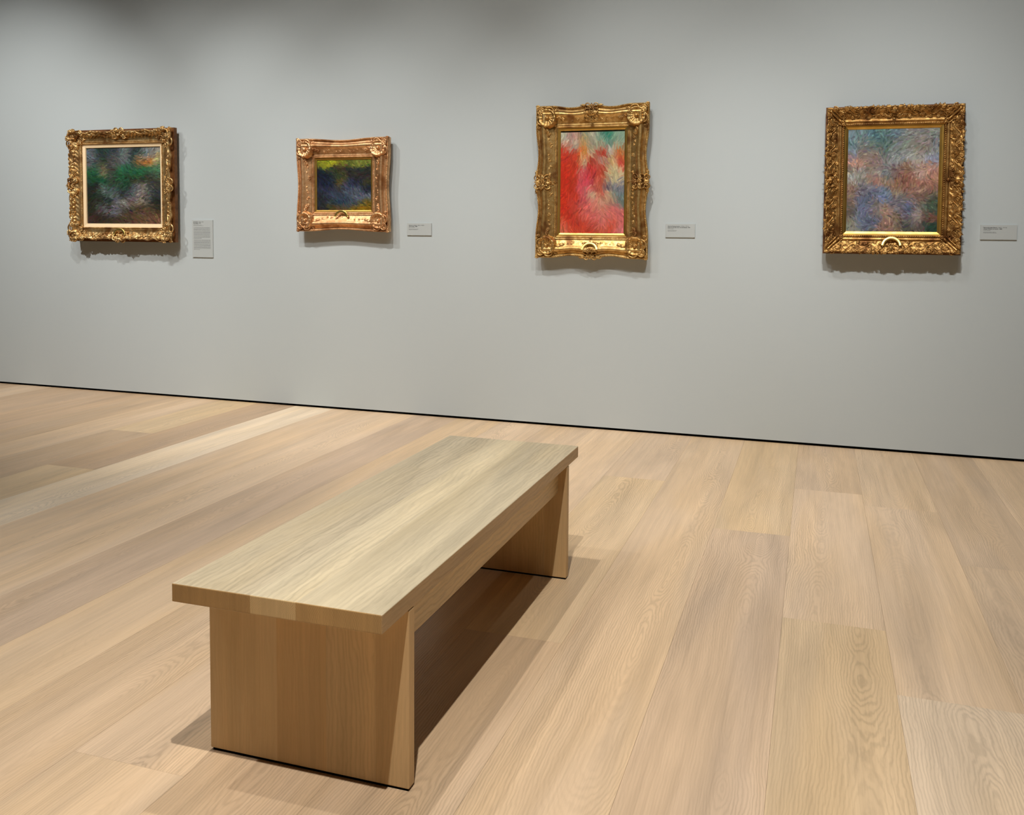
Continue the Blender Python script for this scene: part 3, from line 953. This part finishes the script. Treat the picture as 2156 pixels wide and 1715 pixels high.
# ================================================================== painting 4: broad carved frame, gold slip
def painting_four():
    root = hang(.378, 1.4925, 'broad brown gilt leaf-carved frame round a pale blue, green and pink picture')
    hi, ho = (.249, .295), (.346, .394)
    prof = [(0, .024), (.04, .031), (.08, .033), (.13, .027), (.16, .032), (.24, .036), (.30, .034), (.34, .030), (.46, .034),
            (.62, .042), (.80, .054), (.92, .062), (.97, .061), (1.0, .054)]
    def outline(sd, t):
        t = np.asarray(t, float)
        return -.003 + .004 * np.cos(t * PI * 6) + .002 * np.cos(t * PI * 17)
    def ampl(side, t, al, v):
        env = np.clip((v - .36) / .1, 0, 1) * np.clip((1 - v) / .05, 0, 1)
        a = np.sin(al * 120 + side * 2 + 2.4 * np.sin(al * 47 + side) + 1.5 * np.sin(v * 15)) * .0022
        b = np.sin(al * 260 - v * 31) * .0012 * np.sin(v * 40)
        return (a + b) * env
    fr = Frame(hi, ho, prof, outline, .018, ampl)
    mb = MB(); fr.build(mb, 190, 52)
    for x, z, a in fr.edge(.075, 2 / .0115):
        blob(mb, (x, z, .0335), .0062 if a == 0 else .0034, .0034 if a == 0 else .0062, .0032, (.5 if a == 0 else -.5), 7, 4)
    link('frame', mb.mesh('frame'), G_BROWN, root)
    bb = MB(); bx, bz = .351, .399
    for x0, x1, z0, z1 in ((-bx, bx, bz - .04, bz), (-bx, bx, -bz, -bz + .04), (-bx, -bx + .04, -bz + .04, bz - .04), (bx - .04, bx, -bz + .04, bz - .04)):
        bb.box(x0, x1, -.024, 0, z0, z1)
    tag(link('frame_back', bb.mesh('frame_back', False), G_SIDE, root), 'plain brown side of the frame behind the carving')
    base = fr.base
    def corner(mb):
        X, Z = ho
        t = np.linspace(0, 1, 16)
        for off, rad in ((0, .0080), (.011, .0044), (-.011, .0044)):
            x = X - .018 - t * .066 + off; z = Z - .018 - t * .066 - off
            tube(mb, xyz(x, z, base(x, z) + .003 + .003 * np.sin(t * PI)), rad * (1 - .35 * t))
        for sg in (0, 1):
            def q(a, b): return (X - a, Z - b) if sg == 0 else (X - b, Z - a)
            h_ = 1 if sg == 0 else -1
            spiral(mb, q(.044, .012), .014, 1.0 * h_, 1.3, h_, .0036, base, .004)
            spiral(mb, q(.088, .046), .013, 2.0 * h_, 1.3, h_, .0032, base, .003)
            leaf(mb, q(.060, .030), PI if sg == 0 else -PI / 2, .036, .012, base, .003, 5, .7)
            leaf(mb, q(.034, .016), PI if sg == 0 else -PI / 2, .020, .010, base, .006, 5, .8)
            leaf(mb, q(.090, .012), PI if sg == 0 else -PI / 2, .028, .010, base, .003, 5, .6)
        leaf(mb, (X - .084, Z - .084), PI * 1.25, .018, .012, base, .005, 5, 1.1)
        flower(mb, (X - .016, Z - .016), .010, base, .003, 5)
    for me in mirror_build(corner):
        link('corner_ornament', me, G_BROWN, root)
    for px, pz, ang in ((0, ho[1], PI / 2), (0, -ho[1], -PI / 2), (-ho[0], 0, PI), (ho[0], 0, 0)):
        cb = MB(); ca, sa = math.cos(ang), math.sin(ang)
        def at(u_, v_): return (px + ca * u_ - sa * v_, pz + sa * u_ + ca * v_)
        for sg in (1, -1):
            cscroll(cb, at(-.028, sg * .020), ang + sg * PI * .5, .017, sg, .0038, base, .004)
            leaf(cb, at(-.012, sg * .014), ang + sg * 1.3, .034, .010, base, .004, 5, .5)
            leaf(cb, at(-.046, sg * .010), ang + sg * 1.9, .026, .009, base, .003, 5, .5)
        leaf(cb, at(-.040, 0), ang, .040, .011, base, .005, 7, .8)
        flower(cb, at(-.046, 0), .011, base, .005, 6)
        leaf(cb, at(-.060, 0), ang + PI, .018, .009, base, .003, 5, .8)
        link('center_ornament', cb.mesh('center_ornament'), G_BROWN, root)
    lv = MB(); rs2 = random.Random(31)
    # undulating vine with leaves and flowers along every rail
    for side in range(4):
        hl = (ho[0] if side % 2 == 0 else ho[1]) - .085
        hh = (hi[1] + (ho[1] - hi[1]) * .66) if side % 2 == 0 else (hi[0] + (ho[0] - hi[0]) * .66)
        def pt(a, c):
            return ((-a, c), (-c, -a), (a, -c), (c, a))[side]
        for sg in (1, -1):
            s_ = np.linspace(.040, hl, 60)
            wv = np.sin((s_ - .04) * 2 * PI / .088)
            P = np.array([pt(sg * a, hh + .013 * q) for a, q in zip(s_, wv)])
            tube(lv, xyz(P[:, 0], P[:, 1], base(P[:, 0], P[:, 1]) + .003), np.full(60, .0026))
            a = .055; k = 1
            while a < hl:
                w_ = math.sin((a - .04) * 2 * PI / .088)
                c0 = pt(sg * a, hh - .010 * w_)
                if k % 2: flower(lv, c0, .0125, base, .002, 6)
                else: spiral(lv, c0, .012, rs2.uniform(0, 6), 1.4, sg, .0030, base, .002)
                for q in (-1, 1):
                    c1 = pt(sg * (a + .012 * q), hh + .019 * q)
                    leaf(lv, c1, rs2.uniform(0, 6.28), .019, .0075, base, .001, 5, .8)
                    c2 = pt(sg * (a - .010 * q), hh + .027)
                    leaf(lv, c2, rs2.uniform(0, 6.28), .015, .007, base, .001, 3, .7)
                a += .022 * 2; k += 1
    for x, z, a in fr.edge(.955, 2 / .020):
        if abs(x) > ho[0] - .04 and abs(z) > ho[1] - .04: continue
        hz = a == 0; w1 = rs2.uniform(.007, .012)
        blob(lv, (x, z, .062), w1 if hz else .0042, .0042 if hz else w1, .005, rs2.uniform(-.4, .4), 8, 5)
    link('carved_leaves', lv.mesh('carved_leaves'), G_BROWN, root)
    slip('slip', (.231, .277), (.251, .297), .021, .023, G_SLIP, root, .0115, .0068)
    root.children[-1]['label'] = 'smooth gold inner slip'
    g = [[(116, 140, 150), (110, 134, 136), (88, 122, 136), (96, 126, 124), (104, 128, 140), (130, 130, 128), (134, 134, 132), (136, 144, 140)],
         [(96, 124, 130), (130, 128, 124), (92, 116, 116), (84, 108, 104), (118, 122, 128), (132, 140, 132), (138, 128, 120), (132, 134, 136)],
         [(126, 134, 150), (136, 120, 108), (140, 128, 120), (98, 116, 116), (132, 146, 142), (128, 136, 132), (140, 134, 128), (136, 140, 148)],
         [(188, 140, 126), (176, 140, 122), (130, 112, 108), (150, 140, 140), (140, 142, 144), (150, 152, 152), (172, 170, 162), (140, 146, 166)],
         [(140, 132, 122), (140, 136, 136), (150, 142, 132), (118, 126, 132), (118, 96, 92), (150, 118, 100), (176, 150, 140), (184, 140, 124)],
         [(160, 162, 156), (148, 150, 134), (158, 116, 104), (152, 132, 110), (142, 104, 84), (124, 86, 72), (160, 114, 98), (176, 128, 112)],
         [(136, 110, 96), (112, 108, 120), (116, 122, 142), (110, 128, 152), (146, 124, 104), (140, 100, 86), (160, 130, 112), (140, 104, 88)],
         [(136, 118, 106), (92, 104, 132), (104, 110, 128), (106, 126, 160), (112, 112, 118), (134, 114, 106), (122, 98, 84), (100, 92, 80)],
         [(92, 84, 78), (112, 122, 150), (130, 118, 112), (164, 136, 122), (120, 116, 124), (96, 104, 134), (130, 118, 116), (72, 92, 74)],
         [(128, 126, 114), (102, 112, 138), (90, 96, 120), (158, 128, 108), (128, 108, 96), (100, 96, 104), (152, 140, 134), (112, 76, 66)],
         [(142, 144, 132), (96, 104, 118), (104, 100, 104), (140, 110, 98), (128, 112, 98), (84, 86, 76), (96, 88, 82), (44, 68, 58)]]
    c = stroke_canvas('canvas', .464, .556, g, 4, 4200, 16, None, (.006, .016), .0018, parent=root); c.location = (0, -.013, 0)
    arc_plate(root, .003, -.356, .037, .054, PI * .03, PI * .97, .050, True, .40)
    hanger(root, .345, .394)
painting_four()

# ------------------------------------------------------------------ wall labels
M_LABEL = mat('label_card', srgb((186, 191, 189)), .6, 0, .3)
def wall_label(x0, x1, z0, z1, label, lines, body=()):
    w_, h_ = x1 - x0, z1 - z0
    root = empty('wall_label', ((x0 + x1) / 2, 0, z0))
    tag(root, label, 'label')
    mb = MB(); mb.box(-w_ / 2, w_ / 2, -.0062, 0, 0, h_)
    link('card', mb.mesh('card', False), M_LABEL, root)
    me_all = MB()
    for txt, xs, zt, size, bold, wid in lines:
        cu = bpy.data.curves.new('t', 'FONT')
        cu.body = txt; cu.size = size; cu.resolution_u = 2
        cu.offset = .00022 if bold else 0.00004
        ob = bpy.data.objects.new('t', cu); C.objects.link(ob)
        bpy.context.view_layer.update()
        me = bpy.data.meshes.new_from_object(ob.evaluated_get(bpy.context.evaluated_depsgraph_get()))
        V = np.array([v.co[:] for v in me.vertices])
        s_ = wid / (V[:, 0].max() - V[:, 0].min())
        V2 = np.stack([-w_ / 2 + xs + (V[:, 0] - V[:, 0].min()) * s_, np.full(len(V), -.0064), h_ - zt + V[:, 1]], -1)
        me_all.add(V2, [tuple(p.vertices) for p in me.polygons])
        bpy.data.objects.remove(ob); bpy.data.meshes.remove(me); bpy.data.curves.remove(cu)
    rs = random.Random(9)
    for zt, x_0, x_1, th in body:                # lines of print too small to read, broken into words
        x = x_0
        while x < x_1:
            wl = min(rs.uniform(.004, .013), x_1 - x)
            me_all.add([(-w_ / 2 + x, -.0064, h_ - zt), (-w_ / 2 + x + wl, -.0064, h_ - zt), (-w_ / 2 + x + wl, -.0064, h_ - zt + th), (-w_ / 2 + x, -.0064, h_ - zt + th)], [(0, 1, 2, 3)])
            x += wl + .0016
    link('printed_text', me_all.mesh('printed_text', False), M_INK, root)

b1 = [(.0485 + i * .0056, .012, .012 + q, .0013) for i, q in ((0, .056), (1, .076))]
b1 = [(.035, .012, .078, .0011), (.041, .012, .094, .0011)]
for i in range(11):
    b1.append((.055 + i * .00735, .013, .150 if i < 10 else .078, .0016))
for i in range(10):
    b1.append((.1400 + i * .00735, .014, .153 if i < 9 else .062, .0016))
wall_label(-4.209, -4.038, 1.000, 1.260, 'tall grey text panel with two printed paragraphs, right of the cream-lined gilt frame',
           [('Paul C\u00e9zanne', .012, .0155, .0068, True, .040), ('(1839\u20131906)', .056, .0155, .0064, False, .040), ('Boy Resting, 1887', .012, .0235, .0068, True, .062), ('Oil on canvas', .012, .0305, .0056, False, .040)], b1)
wall_label(-2.544, -2.372, 1.169, 1.247, 'small grey wall card right of the coppery frame with the dark blue canvas',
           [('Vincent van Gogh', .013, .0160, .0066, True, .054), ('(1853\u20131890)', .070, .0160, .0064, False, .052), ('The Sower, 1888', .013, .0235, .0066, True, .060), ('Oil on canvas', .013, .0302, .0056, False, .042)],
           [(.0385, .013, .083, .0011), (.0430, .013, .075, .0011)])
wall_label(-.861, -.689, 1.173, 1.252, 'grey wall card right of the tall red canvas, its two top lines nearly full width',
           [('Henri de Toulouse-Lautrec', .0125, .0160, .0066, True, .072), ('(1864\u20131901)', .088, .0160, .0064, False, .048), ('Study for the Salon de la rue des Moulins, 1894', .0125, .0237, .0066, True, .132), ('Oil on canvas', .0125, .0305, .0056, False, .034)],
           [(.0390, .013, .067, .0011), (.0440, .013, .062, .0011)])
wall_label(.828, 1.004, 1.178, 1.256, 'grey wall card at the far right edge, right of the brownish leaf-carved frame',
           [('Pierre-Auguste Renoir', .0145, .0165, .0066, True, .066), ('(1841\u20131919)', .083, .0165, .0064, False, .044), ('Grape Pickers at Lunch, 1888', .0145, .0237, .0066, True, .090), ('Oil on canvas', .0145, .0305, .0056, False, .034)],
           [(.0390, .015, .074, .0011), (.0435, .015, .080, .0011)])
